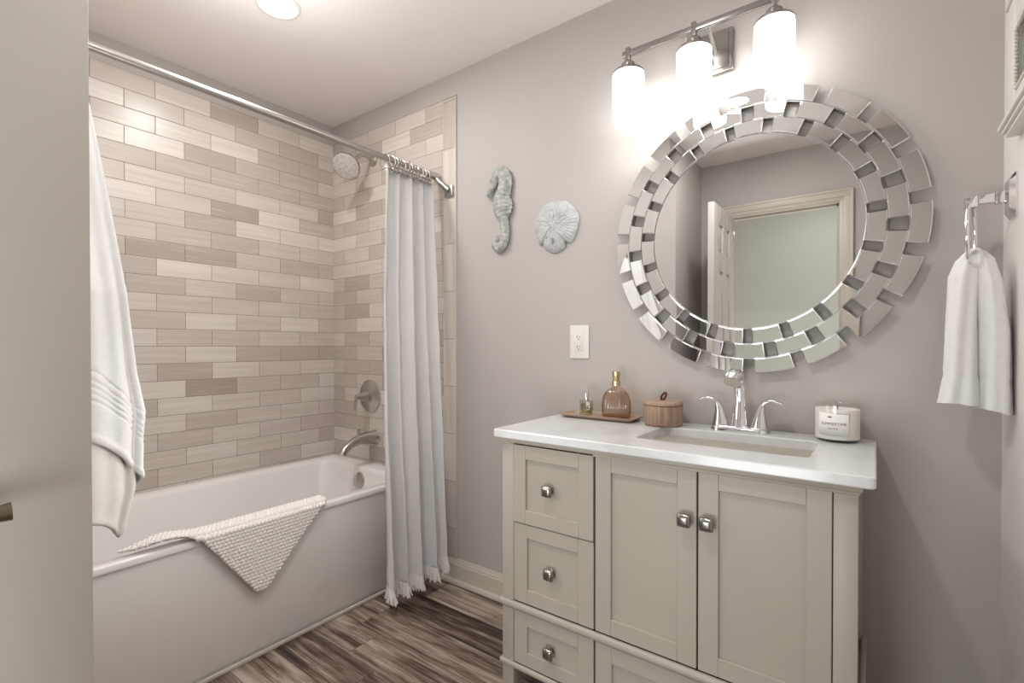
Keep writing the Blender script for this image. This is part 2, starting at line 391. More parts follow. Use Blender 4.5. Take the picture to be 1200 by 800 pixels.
for z0, z1 in ((zs[1], zs[2]), (zs[3], zs[4]), (zs[5], zs[6])):
    for y0, y1 in ((ys[1], ys[2]), (ys[3], ys[4])): b.box(LX0+0.004, LX1-0.004, y0+0.018, y1-0.018, z0+0.02, z1-0.02, 0.006)
leaf = b.build('door_leaf', 'door_paint', d)
b = MB()
for sx, xf in ((1, LX1), (-1, LX0)):
    b.lathe([(0.026, 0), (0.026, 0.004), (0.022, 0.007), (0.010, 0.008), (0.010, 0.033)], (xf, -1.672, 0.950), 24, axis='x', mat=Matrix.Rotation(0, 3, 'Z') if sx == -1 else Matrix.Scale(-1, 3, Vector((1, 0, 0))))
    b.tube([(xf+sx*0.036, -1.682, 0.950), (xf+sx*0.037, -1.66, 0.951), (xf+sx*0.038, -1.635, 0.950), (xf+sx*0.038, -1.617, 0.951)], [(0.008, 0.006), (0.008, 0.006), (0.0085, 0.006), (0.0105, 0.007)], 10)
b.build('door_handle', 'brass_dark', d)
b = MB()
for z in (0.25, 1.05, 1.85): b.box(LX1-0.002, LX1+0.006, LY0-0.010, LY0+0.004, z, z+0.09, 0.002)
b.build('hinge', 'nickel', d)

# ------------------------------------------------------------------ bathtub
TX, RZ = 0.797, 0.488
tub = thing('bathtub', 'white alcove bathtub with flat apron front in the tiled recess', 'bathtub', (0.40, -0.73, 0))
cx, cy = (0.006+TX)/2, (YA+0.006-0.006)/2; hx, hy = (TX-0.006)/2, (-0.006-(YA+0.006))/2
icx, icy, ihx, ihy = (0.080+0.742)/2, (-1.385-0.100)/2, (0.742-0.080)/2, (1.385-0.100)/2
b = MB()
loops = [rrect(cx, cy, hx, hy, 0.012, RZ-0.022), rrect(cx, cy, hx, hy, 0.012, RZ-0.006), rrect(cx, cy, hx-0.003, hy-0.003, 0.012, RZ-0.001), rrect(cx, cy, hx-0.008, hy-0.008, 0.012, RZ),
         rrect(icx, icy, ihx+0.006, ihy+0.006, 0.07, RZ-0.001), rrect(icx, icy, ihx, ihy, 0.065, RZ-0.006), rrect(icx, icy, ihx-0.006, ihy-0.007, 0.065, RZ-0.02),
         rrect(icx, icy+0.01, ihx-0.035, ihy-0.04, 0.09, RZ-0.18), rrect(icx, icy+0.03, ihx-0.07, ihy-0.10, 0.11, 0.15), rrect(icx, icy+0.03, ihx-0.10, ihy-0.14, 0.10, 0.115)]
b.rings(loops, cap0=False, cap1=True)
b.build('basin', 'tub_acrylic', tub, angle=50)
b = MB(); b.box(TX-0.03, TX-0.010, YA+0.006, -0.006, 0.0, RZ-0.018, 0.002); b.build('apron', 'tub_apron', tub)
# end and back supports beneath the rim
b = MB(); b.box(0.008, TX-0.03, YA+0.008, YA+0.02, 0.0, RZ-0.022); b.box(0.008, TX-0.03, -0.02, -0.0065, 0.0, RZ-0.022); b.box(0.008, 0.02, YA+0.02, -0.02, 0.0, RZ-0.022); b.build('skirt', 'tub_apron', tub, smooth=False)
rm = Matrix.Rotation(math.radians(-14), 3, 'X')
b = MB(); b.lathe([(0.043, 0), (0.043, 0.006), (0.036, 0.012), (0.022, 0.014), (0.0, 0.014)], (0.400, -0.113, 0.418), 32, axis='y', mat=rm)
b.box(0.397, 0.403, -0.131, -0.122, 0.395, 0.440, 0.001)
b.build('overflow_cover', 'nickel', tub)
b = MB(); b.lathe([(0.03, 0), (0.03, 0.003), (0.02, 0.006), (0, 0.006)], (0.41, -0.33, 0.116), 24); b.build('drain', 'nickel', tub)

# tub spout
t = thing('tub_spout', 'chrome tub spout on the tiled end wall below the round valve', 'faucet', (0.39, -0.0065, 0.62))
b = MB(); path = bez([(0.392, -0.0065, 0.632), (0.392, -0.055, 0.636), (0.394, -0.11, 0.633), (0.397, -0.165, 0.617), (0.400, -0.205, 0.592), (0.401, -0.222, 0.570)], 26)
b.tube(path, [0.038-0.017*min(1, (i/26)*1.6) + (0.004 if i == 0 else 0) for i in range(27)], 20); b.build('spout', 'nickel', t, angle=60)
b = MB(); b.lathe([(0.005, 0), (0.004, 0.03), (0.008, 0.034), (0.009, 0.042), (0.004, 0.047)], (0.394, -0.115, 0.650), 14); b.build('diverter_knob', 'nickel', t)
# valve
t = thing('shower_valve', 'round chrome shower valve with a hanging lever above the tub spout', 'valve', (0.352, -0.0065, 0.857))
b = MB(); b.lathe([(0.090, 0), (0.090, 0.004), (0.082, 0.010), (0.055, 0.016), (0.050, 0.020), (0.034, 0.024), (0.0, 0.025)], (0.352, -0.0065, 0.857), 48, axis='y'); b.build('escutcheon', 'nickel', t)
b = MB(); b.lathe([(0.030, 0.02), (0.027, 0.05), (0.017, 0.075), (0.013, 0.095), (0.0, 0.097)], (0.352, -0.0065, 0.857), 28, axis='y'); b.build('hub', 'nickel', t)
b = MB(); b.tube([(0.352, -0.093, 0.868), (0.349, -0.097, 0.85), (0.345, -0.101, 0.815), (0.343, -0.104, 0.785)], [(0.008, 0.006), (0.010, 0.006), (0.009, 0.005), (0.008, 0.004)], 10, upv=(1, 0, 0)); b.build('lever', 'nickel', t)
# shower head
t = thing('showerhead', 'round white-faced chrome shower head under the curtain rod', 'shower head', (0.39, -0.0065, 2.16))
b = MB(); b.lathe([(0.032, 0), (0.031, 0.006), (0.02, 0.012), (0.011, 0.016)], (0.388, -0.0065, 2.155), 24, axis='y'); b.build('flange', 'nickel', t)
b = MB(); b.tube(bez([(0.388, -0.01, 2.155), (0.388, -0.05, 2.165), (0.389, -0.09, 2.158), (0.390, -0.125, 2.125)], 14), 0.010, 12); b.build('arm', 'nickel', t)
nrm = Vector((0.33, -0.62, -0.70)).normalized(); hc = Vector((0.392, -0.185, 2.070))
q = Vector((0, 0, 1)).rotation_difference(nrm).to_matrix()
b = MB(); b.lathe([(0.014, -0.072), (0.017, -0.055), (0.022, -0.045), (0.045, -0.030), (0.066, -0.016), (0.074, -0.006), (0.075, 0.0), (0.070, 0.002)], hc, 40, mat=q); b.build('head', 'nickel', t)
b = MB(); b.lathe([(0.0695, 0.0), (0.069, 0.004), (0.05, 0.006), (0, 0.007)], hc, 40, mat=q)
for ri, n in ((0.012, 6), (0.026, 12), (0.040, 18), (0.054, 24), (0.063, 28)):
    for k in range(n):
        a = 2*PI*k/n; p = hc + q @ Vector((ri*math.cos(a), ri*math.sin(a), 0.006)); b.lathe([(0.0028, 0), (0.0022, 0.0035)], p, 6, mat=q)
simple('nozzle_face', srgb(196, 188, 184), 0.5, bscale=200, bstr=0.4, vary=0.2, vscale=90)
b.build('spray_face', 'nozzle_face', t)

# ------------------------------------------------------------------ curtain rod, rings, curtain
RX, RZ2 = 0.892, 1.955
t = thing('shower_curtain_rod', 'straight brushed nickel shower curtain rod spanning the tub recess', 'curtain rod', (RX, -0.7, RZ2))
b = MB(); b.tube([(RX, YA+0.05, RZ2-0.003), (RX, -0.06, RZ2)], 0.0125, 20); b.build('pole', 'nickel', t)
b = MB(); b.tube([(RX, -0.080, RZ2), (RX, -0.022, RZ2)], 0.0185, 20); b.build('end_cap', 'nickel', t)
b = MB(); b.tube([(RX, YA+0.02, RZ2-0.003), (RX, YA+0.08, RZ2-0.003)], 0.0185, 20); b.build('end_cap', 'nickel', t)
for (ys_, s_) in ((0.0, -1), (YA, 1)):
    b = MB()
    b.tube([(RX+0.003, ys_+s_*0.042, RZ2-0.006), (RX+0.04, ys_+s_*0.034, RZ2-0.04), (RX+0.078, ys_+s_*0.020, RZ2-0.076)], [(0.014, 0.010), (0.014, 0.010), (0.016, 0.011)], 12)
    b.box(RX+0.045, RX+0.100, min(ys_+s_*0.0065, ys_+s_*0.020), max(ys_+s_*0.0065, ys_+s_*0.020), RZ2-0.105, RZ2-0.052, 0.004)
    b.build('wall_bracket', 'nickel', t)
NR = 12; CT = 1.885
ring_y = [-0.334, -0.308, -0.289, -0.267, -0.248, -0.226, -0.206, -0.184, -0.165, -0.143, -0.122, -0.101]
def torus(b, c, R, r, q=None, n=22, m=8, a0=0, a1=2*PI, closed=True):
    loops = []
    for i in range(n if closed else n+1):
        a = a0+(a1-a0)*i/n; lp = []
        for k in range(m):
            p = 2*PI*k/m; v = Vector(((R+r*math.cos(p))*math.cos(a), r*math.sin(p), (R+r*math.cos(p))*math.sin(a)))
            if q: v = q @ v
            lp.append(v+Vector(c))
        loops.append(lp)
    if closed: loops.append(loops[0]); 
    b.rings(loops, not closed, not closed)
words = ['first', 'second', 'third', 'fourth', 'fifth', 'sixth', 'seventh', 'eighth', 'ninth', 'tenth', 'eleventh', 'twelfth']
ringproto = None
for i, y in enumerate(ring_y):
    lab = 'small nickel curtain ring with round medallion, %s from the open edge of the curtain' % words[i]
    if ringproto is None:
        ringproto = thing('curtain_ring', lab, 'curtain ring', (RX, y, RZ2), 'nickel rings holding up the shower curtain')
        b = MB(); torus(b, (RX, y, RZ2-0.018), 0.033, 0.0018); b.build('hoop', 'dark_nickel', ringproto)
        b = MB(); b.lathe([(0.0135, 0), (0.0135, 0.003), (0.009, 0.005), (0, 0.0055)], (RX+0.028, y-0.004, CT+0.022), 18, axis='x', mat=Matrix.Rotation(PI, 3, 'Z') @ Matrix.Rotation(math.radians(-38), 3, 'Z')); b.build('medallion', 'dark_nickel', ringproto)
    else:
        r = ringproto.copy(); C.objects.link(r); r.location = (RX, y, RZ2); r['label'] = lab
        r.rotation_euler = (0, 0, math.radians([0, 8, 4, -5, 6, 9, 3, -6, -2, 7, 2, 5][i]))
        for ch in ringproto.children:
            c2 = ch.copy(); C.objects.link(c2); c2.parent = r
cur = thing('shower_curtain', 'white cotton shower curtain with fringed hem, pushed to the wall end of the rod', 'shower curtain', (0.95, -0.2, 0.1))
NF = 4.6
def curt(u, v, dz=0.0):
    # u along the cloth, v 0 top to 1 bottom
    y_top = -0.350+u*0.305; y_bot = -0.400+u*0.335
    e = v**1.2
    y = y_top+(y_bot-y_top)*e - 0.030*math.sin(min(1, v*1.08)*PI)*(1-u)
    x = RX+0.012 + 0.055*e + 0.045*u*e + 0.012*math.sin(v*PI)
    amp = 0.012+0.020*e
    ph = u*NF*2*PI + 0.7*math.sin(2.3*v+1.0)*(1-0.3*u)
    sharp = math.sin(ph)+0.45*math.sin(0.53*ph+1.1+v)+0.16*math.sin(2.7*ph+v*2)*(1-0.5*v)
    x += amp*sharp
    y += amp*0.35*math.cos(ph)*(0.6+0.4*e)
    x += 0.004*noise.noise(Vector((u*9, v*7, 0.3)))+0.003*noise.noise(Vector((u*25, v*22, 1.3)))
    ztop = CT+0.033-0.010*abs(math.sin(u*11*PI)) ; zb = 0.105+0.045*u**2
    # fine crease lines
    z = ztop+(zb-ztop)*v
    return Vector((max(x, 0.83 if z < 0.55 else 0.82), min(y, -0.012), z+dz))
b = MB(); b.grid(lambda u, v: curt(u, v), 260, 90); b.build('cloth', 'curtain_cotton', cur, angle=180, solid=0.0018, recalc=False)
b = MB()
for k in range(460):
    u = (k+0.5)/460; p = curt(u, 1.0); L_ = random.uniform(0.040, 0.062); dx, dy = random.uniform(-0.010, 0.014)+0.006*math.sin(k*0.42), random.uniform(-0.010, 0.010)
    b.tube([p+Vector((0, 0, 0.006)), p+Vector((dx*0.3+0.002, dy*0.4, -L_*0.45)), p+Vector((dx, dy, -L_))], [0.0020, 0.0030, 0.0024], 5)
b.grid(lambda u, v: curt(u, 1.0)+Vector((0.003, 0, 0.016-0.020*v+0.003*math.sin(u*900))), 400, 2)
b.build('fringe', 'fringe_cotton', cur)['kind'] = 'stuff'

# ------------------------------------------------------------------ bath mat draped over the tub rim
b = MB()
# mat coordinates: across (w) measured outward over the rim; hanging triangle outside
P = [(-1.213, 0.685), (-0.54, 0.735)]
def mat_pt(s_, w_):
    # s_ along the rim (y), w_ signed distance from the rim's outer edge: + hangs down outside, - lies inward over the rim
    y = s_; lift = 0
    if w_ >= 0.012:
        x = TX+0.016; z = RZ+0.008-(w_-0.012)
        x += 0.010*math.exp(-((y+1.04)/0.10)**2)*min(1, w_*8)+0.006*math.sin((y+0.9)*15)*w_*4
        n = Vector((1, 0, 0.05))
    elif w_ > -0.012:
        a = (w_+0.012)/0.024*PI/2; x = TX+0.002+0.014*math.sin(a); z = RZ-0.002+0.016*math.cos(a); n = Vector((math.sin(a), 0, math.cos(a)))
    elif w_ > -0.06:
        x = TX+0.002+(w_+0.012); z = RZ+0.014; n = Vector((0, 0, 1))
    else:
        k = -w_-0.06; x = TX-0.046-0.012*math.sin(min(k/0.02, 1)*PI/2)-max(0, k-0.012)*0.18; z = RZ+0.014-max(0, k-0.006)*0.98; n = Vector((-1, 0, 0.2))
    hump = 0.016*math.exp(-((y+1.13)/0.06)**2)
    if w_ < 0.02: z += hump
    return Vector((x, y, z)), n.normalized()
A, B_, Cc, D_ = (-1.232, -0.075), (-0.565, -0.120), (-0.575, 0.0), (-0.845, 0.262)
# quad in (s,w): inner-left, inner-right, outer bottom apex, left rim crossing
c00, c10, c11, c01 = Vector((-1.245, -0.055)), Vector((-0.560, -0.115)), Vector((-0.842, 0.268)), Vector((-1.060, 0.000))
edgeL = bez([(-1.245, -0.055, 0), (-1.15, -0.012, 0), (-1.055, 0.004, 0), (-0.95, 0.135, 0), (-0.858, 0.258, 0)], 40)
edgeR = bez([(-0.565, -0.115, 0), (-0.562, -0.05, 0), (-0.575, 0.0, 0), (-0.70, 0.128, 0), (-0.828, 0.262, 0)], 40)
def edge_at(E, t):
    f = t*40; i = min(int(f), 39); k = f-i; return E[i].lerp(E[i+1], k)
NU, NV = 430, 300
def mat_fn(u, v):
    a = edge_at(edgeL, v); c = edge_at(edgeR, v); p = a.lerp(c, u)
    pos, n = mat_pt(p.x, p.y)
    # chenille loops: rows of rounded nubs in staggered rows
    sw, sl = 0.0125, 0.0135
    rw = p.y/sw; r = math.floor(rw); fw = abs(math.sin(PI*rw)); fl = abs(math.sin(PI*(p.x/sl+0.5*(r % 2))))
    h = 0.0085*(fw*fl)**0.75
    edge = min(u, 1-u, v, 1-v)
    h *= min(1, edge*40+0.35)
    return pos+n*h
b.grid(mat_fn, NU, NV)
o = b.build('bath_mat', 'chenille', angle=180, solid=0.009, recalc=False)
tag(o, 'white nubby bath mat draped cornerwise over the tub rim', 'bath mat')

# ------------------------------------------------------------------ bath towel hanging on the alcove end wall
t = thing('towel_hook', 'nickel robe hook on the recess end wall, behind the open door leaf', 'hook', (1.30, YA, 1.72))
b = MB(); b.lathe([(0.025, 0), (0.024, 0.006), (0.01, 0.009)], (1.30, YA, 1.745), 20, axis='y', mat=Matrix.Scale(-1, 3, Vector((0, 1, 0)))); b.build('plate', 'nickel', t)
b = MB(); b.tube(bez([(1.30, YA+0.005, 1.745), (1.30, YA+0.025, 1.735), (1.30, YA+0.045, 1.735), (1.30, YA+0.05, 1.755)], 12), 0.006, 10); b.build('prong', 'nickel', t)
tw = thing('bath_towel', 'long white bath towel hanging beside the open door leaf', 'towel', (1.30, YA+0.05, 1.0))
sil = [(1.72, 0.030), (1.62, 0.052), (1.50, 0.066), (1.35, 0.082), (1.2, 0.098), (1.08, 0.112), (1.00, 0.128), (0.95, 0.124), (0.85, 0.122), (0.7, 0.08)]
sil2 = [(-z, v) for z, v in sil]
def tow(a, v, inner=False):
    # a: 0 at wall on the camera side ... 1 at wall on the far side; half-cone around the hook
    ph = a*PI
    if inner: zb = 0.838-0.078*min(1, max(0, 0.56-a)/0.30)+0.25*max(0, 0.25-a)
    else: zb = 0.968-0.153*math.sin(min(1, a*1.5)*PI/2)
    zt = 1.735
    z = zt+(zb-zt)*v
    d_ = lerp_table(sil2, -z)*(0.93 if inner else 1.0)
    wdt = 0.03+0.15*min(1, (zt-z)/0.5)
    fold = 1+0.10*math.sin(a*19+z*1.5)*min(1, (zt-z)*3)+0.05*math.sin(a*41+2)
    x = 1.30+wdt*math.cos(ph)*fold; y = YA+0.008+d_*max(0.0, math.sin(ph))**0.7*(0.9+0.1*fold)
    dist = z-zb
    bump_ = 0
    if not inner:
        for q_ in (0.075, 0.087, 0.099, 0.111, 0.128): bump_ -= 0.0022*math.exp(-((dist-q_)/0.0026)**2)
        bump_ += 0.003*math.exp(-((dist-0.008)/0.007)**2)
    else: bump_ += 0.002*math.exp(-((dist-0.006)/0.006)**2)
    nn = Vector((math.cos(ph), math.sin(ph), 0))
    return Vector((x, y, z))+nn*bump_
b = MB(); b.grid(lambda u, v: tow(u, v), 90, 260); b.build('front_fall', 'terry', tw, angle=180, solid=0.006, recalc=False)
b = MB(); b.grid(lambda u, v: tow(u, v, True)-Vector((0, 0.004, 0)), 70, 160); b.build('rear_fall', 'terry_reverse', tw, angle=180, solid=0.005, recalc=False)

# ------------------------------------------------------------------ recessed ceiling light
t = thing('recessed_light', 'round recessed ceiling light glowing white above the tub', 'ceiling light', (0.768, -0.742, ZC))
b = MB(); b.rings([[Vector((0.768+r*math.cos(2*PI*k/48), -0.742+r*math.sin(2*PI*k/48), z)) for k in range(48)] for r, z in ((0.082, ZC-0.0005), (0.081, ZC-0.004), (0.070, ZC-0.006), (0.066, ZC-0.001))], False, False); b.build('trim_ring', 'white_frame_paint', t)
b = MB(); b.lathe([(0.066, 0.0), (0.066, -0.001), (0.0, -0.001)], (0.768, -0.742, ZC-0.001), 40); b.build('lens', 'lit_lens', t)

# ------------------------------------------------------------------ vanity cabinet
VF, VX0, VX1 = -0.470, 1.643, 2.586
van = thing('vanity_cabinet', 'cream painted shaker vanity cabinet with doors and drawers under the white counter', 'cabinet', (2.115, -0.24, 0))
def part(name, mat='cabinet_paint', parent=van, **kw):
    pass
b = MB()
# posts / legs
for x0, x1 in ((VX0, 1.687), (2.542, VX1)):
    for y0, y1 in ((VF, VF+0.045), (-0.060, -0.028)):
        b = MB(); b.box(x0, x1, y0, y1, 0, 0.832, 0.002); b.build('leg_post', 'cabinet_paint', van)
b = MB()
b.box(1.687, 2.542, VF+0.024, VF+0.030, 0.115, 0.832)                       # face backing seen in the reveals
b.box(1.650, 1.660, VF+0.04, -0.055, 0.115, 0.832); b.box(2.568, 2.578, VF+0.04, -0.055, 0.115, 0.832)
b.box(1.66, 2.568, -0.045, -0.035, 0.115, 0.832); b.box(1.66, 2.568, VF+0.03, -0.045, 0.115, 0.127)
b.build('carcass', 'cabinet_paint', van, smooth=False)
b = MB(); b.box(1.687, 2.542, VF+0.0235, VF+0.0242, 0.118, 0.830); b.build('reveal', 'gap_dark', van, smooth=False)
# mouldings
def mould(name, z0, z1, ex, bev):
    b = MB(); b.box(VX0-ex, VX1+ex, VF-ex, VF+0.004, z0, z1, bev, 3)
    for x0, x1 in ((VX0-ex, VX0+0.004), (VX1-0.004, VX1+ex)): b.box(x0, x1, VF, -0.028, z0, z1, bev, 3)
    b.build(name, 'cabinet_paint', van)
mould('middle_moulding', 0.299, 0.324, 0.011, 0.0095)
mould('bottom_moulding', 0.109, 0.127, 0.009, 0.007)
b = MB(); b.box(VX0-0.008, VX1+0.008, VF-0.008, -0.028, 0.829, 0.842, 0.003); b.box(VX0-0.003, VX1+0.003, VF-0.003, -0.028, 0.820, 0.829, 0.0025); b.build('cornice', 'cabinet_paint', van)
def front(name, x0, x1, z0, z1, st, rt_, rb, y=VF, lab=None):
    b = MB(); g = 0.0011
    b.box(x0+g, x0+st, y, y+0.019, z0+g, z1-g, 0.0013, 1); b.box(x1-st, x1-g, y, y+0.019, z0+g, z1-g, 0.0013, 1)
    b.box(x0+st, x1-st, y, y+0.019, z1-rt_, z1-g, 0.0013, 1); b.box(x0+st, x1-st, y, y+0.019, z0+g, z0+rb, 0.0013, 1)
    b.box(x0+st-0.003, x1-st+0.003, y+0.008, y+0.016, z0+rb-0.003, z1-rt_+0.003)
    o = b.build(name, 'cabinet_paint', van, smooth=False)
    if lab: o['label'] = lab
    return o
def knob(parent, x, z, y=VF):
    b = MB()
    b.lathe([(0.011, 0), (0.011, 0.003), (0.006, 0.006), (0.006, 0.016), (0.010, 0.018)], (x, y, z), 18, axis='y')
    # pillow shaped square head with ribs
    def hd(u, v):
        return None
    loops = []
    for h, sc in ((0.016, 0.010), (0.017, 0.0155), (0.021, 0.0175), (0.026, 0.0165), (0.0295, 0.012), (0.031, 0.006)):
        lp = []
        for k in range(32):
            a = 2*PI*k/32; c_, s_ = math.cos(a), math.sin(a); q_ = (abs(c_)**5+abs(s_)**5)**(-1/5)
            rib = 1+0.035*math.cos(8*a)
            lp.append(Vector((x+sc*q_*c_*rib, y-h, z+sc*q_*s_*rib)))
        loops.append(lp)
    b.rings(loops)
    return b.build('knob', 'dark_nickel', parent, angle=50)
d1 = front('drawer', 1.688, 1.972, 0.576, 0.829, 0.048, 0.050, 0.045, VF-0.003, 'top left drawer front'); knob(d1, 1.823, 0.698, VF+0.005)
d2 = front('drawer', 1.688, 1.972, 0.3245, 0.575, 0.052, 0.044, 0.047, VF, 'middle left drawer front'); knob(d2, 1.827, 0.446, VF+0.008)
d3 = front('drawer', 1.688, 1.972, 0.1275, 0.2985, 0.052, 0.046, 0.045, VF, 'bottom left drawer front'); knob(d3, 1.825, 0.207, VF+0.008)
d4 = front('drawer', 1.975, 2.541, 0.1275, 0.2985, 0.052, 0.050, 0.045, VF, 'wide bottom drawer front'); knob(d4, 2.258, 0.207, VF+0.008)
e1 = front('door', 1.975, 2.257, 0.3245, 0.8285, 0.049, 0.047, 0.048, VF, 'left cabinet door'); knob(e1, 2.231, 0.700, VF)
e2 = front('door', 2.259, 2.541, 0.3245, 0.8285, 0.049, 0.047, 0.048, VF, 'right cabinet door'); knob(e2, 2.285, 0.701, VF)

# counter with sink cut-out
QX0, QX1, QY0, QZ0, QZ1 = 1.619, 2.616, -0.492, 0.842, 0.868
SX0, SX1, SY0, SY1 = 2.050, 2.487, -0.370, -0.128
b = MB(); scx, scy, shx, shy = (SX0+SX1)/2, (SY0+SY1)/2, (SX1-SX0)/2, (SY1-SY0)/2
ocx, ocy, ohx, ohy = (QX0+QX1)/2, (QY0-0.001)/2, (QX1-QX0)/2, (-0.001-QY0)/2
b.rings([rrect(scx, scy, shx, shy, 0.022, QZ0), rrect(ocx, ocy, ohx-0.002, ohy-0.002, 0.012, QZ0), rrect(ocx, ocy, ohx, ohy, 0.012, QZ0+0.003), rrect(ocx, ocy, ohx, ohy, 0.012, QZ1-0.003), rrect(ocx, ocy, ohx-0.003, ohy-0.003, 0.012, QZ1),
         rrect(scx, scy, shx+0.002, shy+0.002, 0.022, QZ1), rrect(scx, scy, shx, shy, 0.022, QZ1-0.002), rrect(scx, scy, shx, shy, 0.022, QZ0)], False, False)
bmesh.ops.remove_doubles(b.bm, verts=b.bm.verts, dist=1e-5)
tag(b.build('countertop', 'quartz', smooth=False), 'glossy white quartz countertop on the cream vanity', 'countertop')
sk = thing('sink', 'white rectangular undermount sink set in the countertop', 'sink', (scx, scy, 0.72))
b = MB(); b.rings([rrect(scx, scy, shx+0.012, shy+0.012, 0.03, QZ0-0.003), rrect(scx, scy, shx+0.004, shy+0.004, 0.026, QZ0-0.003), rrect(scx, scy, shx-0.002, shy-0.002, 0.03, QZ0-0.02), rrect(scx, scy, shx-0.012, shy-0.010, 0.035, 0.775), rrect(scx, scy, shx-0.035, shy-0.03, 0.04, 0.752), rrect(scx, scy, 0.03, 0.03, 0.03, 0.747)], False, True)
b.build('bowl', 'ceramic', sk, angle=50, solid=0.004)
b = MB(); b.lathe([(0.022, 0), (0.022, 0.003), (0.012, 0.004), (0.0, 0.003)], (scx, scy, 0.7495), 24); b.build('drain', 'chrome', sk)

# faucet
FX, FY = 2.272, -0.070
t = thing('sink_faucet', 'polished chrome centerset faucet with two winged levers behind the sink', 'faucet', (FX, FY, QZ1))
b = MB(); b.rings([rrect(FX, FY, 0.084, 0.030, 0.026, QZ1), rrect(FX, FY, 0.084, 0.030, 0.026, QZ1+0.005), rrect(FX, FY, 0.080, 0.027, 0.024, QZ1+0.012), rrect(FX, FY, 0.072, 0.020, 0.02, QZ1+0.018)]); b.build('base', 'chrome', t, angle=40)
b = MB(); pth = bez([(FX, FY+0.004, QZ1+0.012), (FX, FY+0.005, QZ1+0.055), (FX, FY+0.004, QZ1+0.105), (FX, FY-0.004, QZ1+0.150), (FX-0.001, FY-0.030, QZ1+0.177), (FX-0.002, FY-0.068, QZ1+0.180), (FX-0.003, FY-0.100, QZ1+0.160)], 34)
rad = [lerp_table([(0, (0.028, 0.028)), (0.10, (0.022, 0.024)), (0.3, (0.016, 0.0185)), (0.5, (0.0135, 0.0165)), (0.62, (0.0135, 0.0175)), (0.8, (0.017, 0.0215)), (0.93, (0.020, 0.0245)), (1, (0.018, 0.022))], i/34) for i in range(35)]
b.tube(pth, rad, 20, upv=(0, 1, 0)); b.build('spout', 'chrome', t, angle=60)
for sgn in (-1, 1):
    b = MB(); hx0 = FX+sgn*0.056
    pth = bez([(hx0, FY, QZ1+0.006), (hx0+sgn*0.001, FY, QZ1+0.035), (hx0+sgn*0.004, FY, QZ1+0.066), (hx0+sgn*0.012, FY-0.001, QZ1+0.089), (hx0+sgn*0.030, FY-0.003, QZ1+0.100), (hx0+sgn*0.050, FY-0.005, QZ1+0.099), (hx0+sgn*0.068, FY-0.007, QZ1+0.090)], 30)
    rad = [lerp_table([(0, (0.027, 0.024)), (0.12, (0.023, 0.021)), (0.3, (0.015, 0.016)), (0.48, (0.0075, 0.012)), (0.6, (0.0055, 0.011)), (0.8, (0.004, 0.010)), (0.97, (0.0028, 0.007)), (1, (0.002, 0.003))], i/30) for i in range(31)]
    b.tube(pth, rad, 18, upv=(1, 0, 0)); o = b.build('lever', 'chrome', t, angle=60)

# ------------------------------------------------------------------ things on the counter
ZT = QZ1
b = MB(); tcx, tcy = 1.800, -0.083
b.rings([rrect(tcx, tcy, 0.128, 0.046, 0.012, ZT), rrect(tcx, tcy, 0.146, 0.064, 0.018, ZT+0.013), rrect(tcx, tcy, 0.147, 0.065, 0.018, ZT+0.015), rrect(tcx, tcy, 0.140, 0.058, 0.015, ZT+0.0155), rrect(tcx, tcy, 0.130, 0.048, 0.012, ZT+0.006)])
tag(b.build('tray', 'tray_wood', angle=40), 'long low wooden tray on the left end of the counter', 'tray')
TZ = ZT+0.006
t = thing('perfume_bottle', 'small square clear glass perfume bottle standing on the wooden tray', 'bottle', (1.742, -0.082, TZ))
px, py = 1.742, -0.082
b = MB(); b.box(px-0.024, px+0.024, py-0.013, py+0.013, TZ, TZ+0.056, 0.004, 3); b.build('glass_body', 'thick_clear_glass', t)
b = MB(); b.box(px-0.019, px+0.019, py-0.0085, py+0.0085, TZ+0.008, TZ+0.044, 0.003, 2); b.build('liquid', 'perfume_liquid', t)
b = MB(); b.lathe([(0.008, 0), (0.008, 0.006), (0.0055, 0.007), (0.0055, 0.012)], (px, py, TZ+0.056), 20); b.build('collar', 'nickel', t)
b = MB(); b.lathe([(0.0095, 0), (0.0095, 0.034), (0.0085, 0.036), (0, 0.036)], (px, py, TZ+0.062), 20); b.build('cap', 'chrome', t)
def text(body, size, loc, rot, mat, parent, name='lettering', extr=0.0002, bend=None, spacing=1.0):
    cu = bpy.data.curves.new(name, 'FONT'); cu.body = body; cu.size = size; cu.align_x = 'CENTER'; cu.align_y = 'CENTER'; cu.extrude = extr; cu.space_character = spacing
    tmp = bpy.data.objects.new('tmp', cu); C.objects.link(tmp); dg = bpy.context.evaluated_depsgraph_get()
    me = bpy.data.meshes.new_from_object(tmp.evaluated_get(dg)); bpy.data.objects.remove(tmp)
    me.name = name
    if bend:
        for v in me.vertices:
            a = bend[1]+v.co.x/bend[0]; r_ = bend[0]+v.co.z; v.co = Vector((loc[0]+r_*math.sin(a), loc[1]-r_*math.cos(a), loc[2]+v.co.y))
    else:
        me.transform(Matrix.Translation(Vector(loc)) @ rot.to_4x4())
    me.transform(Matrix.Translation(-ROOT[parent])); me.materials.clear(); me.materials.append(MAT[mat])
    o = bpy.data.objects.new(name, me); C.objects.link(o); o.parent = parent; ROOT[o] = ROOT[parent]; return o
RX90 = Matrix.Rotation(PI/2, 3, 'X')
text('NEY', 0.019, (px, py-0.0133, TZ+0.033), RX90, 'ink', t); 
t = thing('ribbed_bottle', 'round ribbed amber glass bottle with gold cap standing on the wooden tray', 'bottle', (1.862, -0.082, TZ))
px, py = 1.862, -0.082
prof = [(0.047, 0.0), (0.0505, 0.004), (0.052, 0.030), (0.052, 0.052), (0.0505, 0.064), (0.047, 0.077), (0.041, 0.089), (0.033, 0.099), (0.023, 0.107), (0.015, 0.112), (0.013, 0.116), (0.013, 0.122)]
loops = []
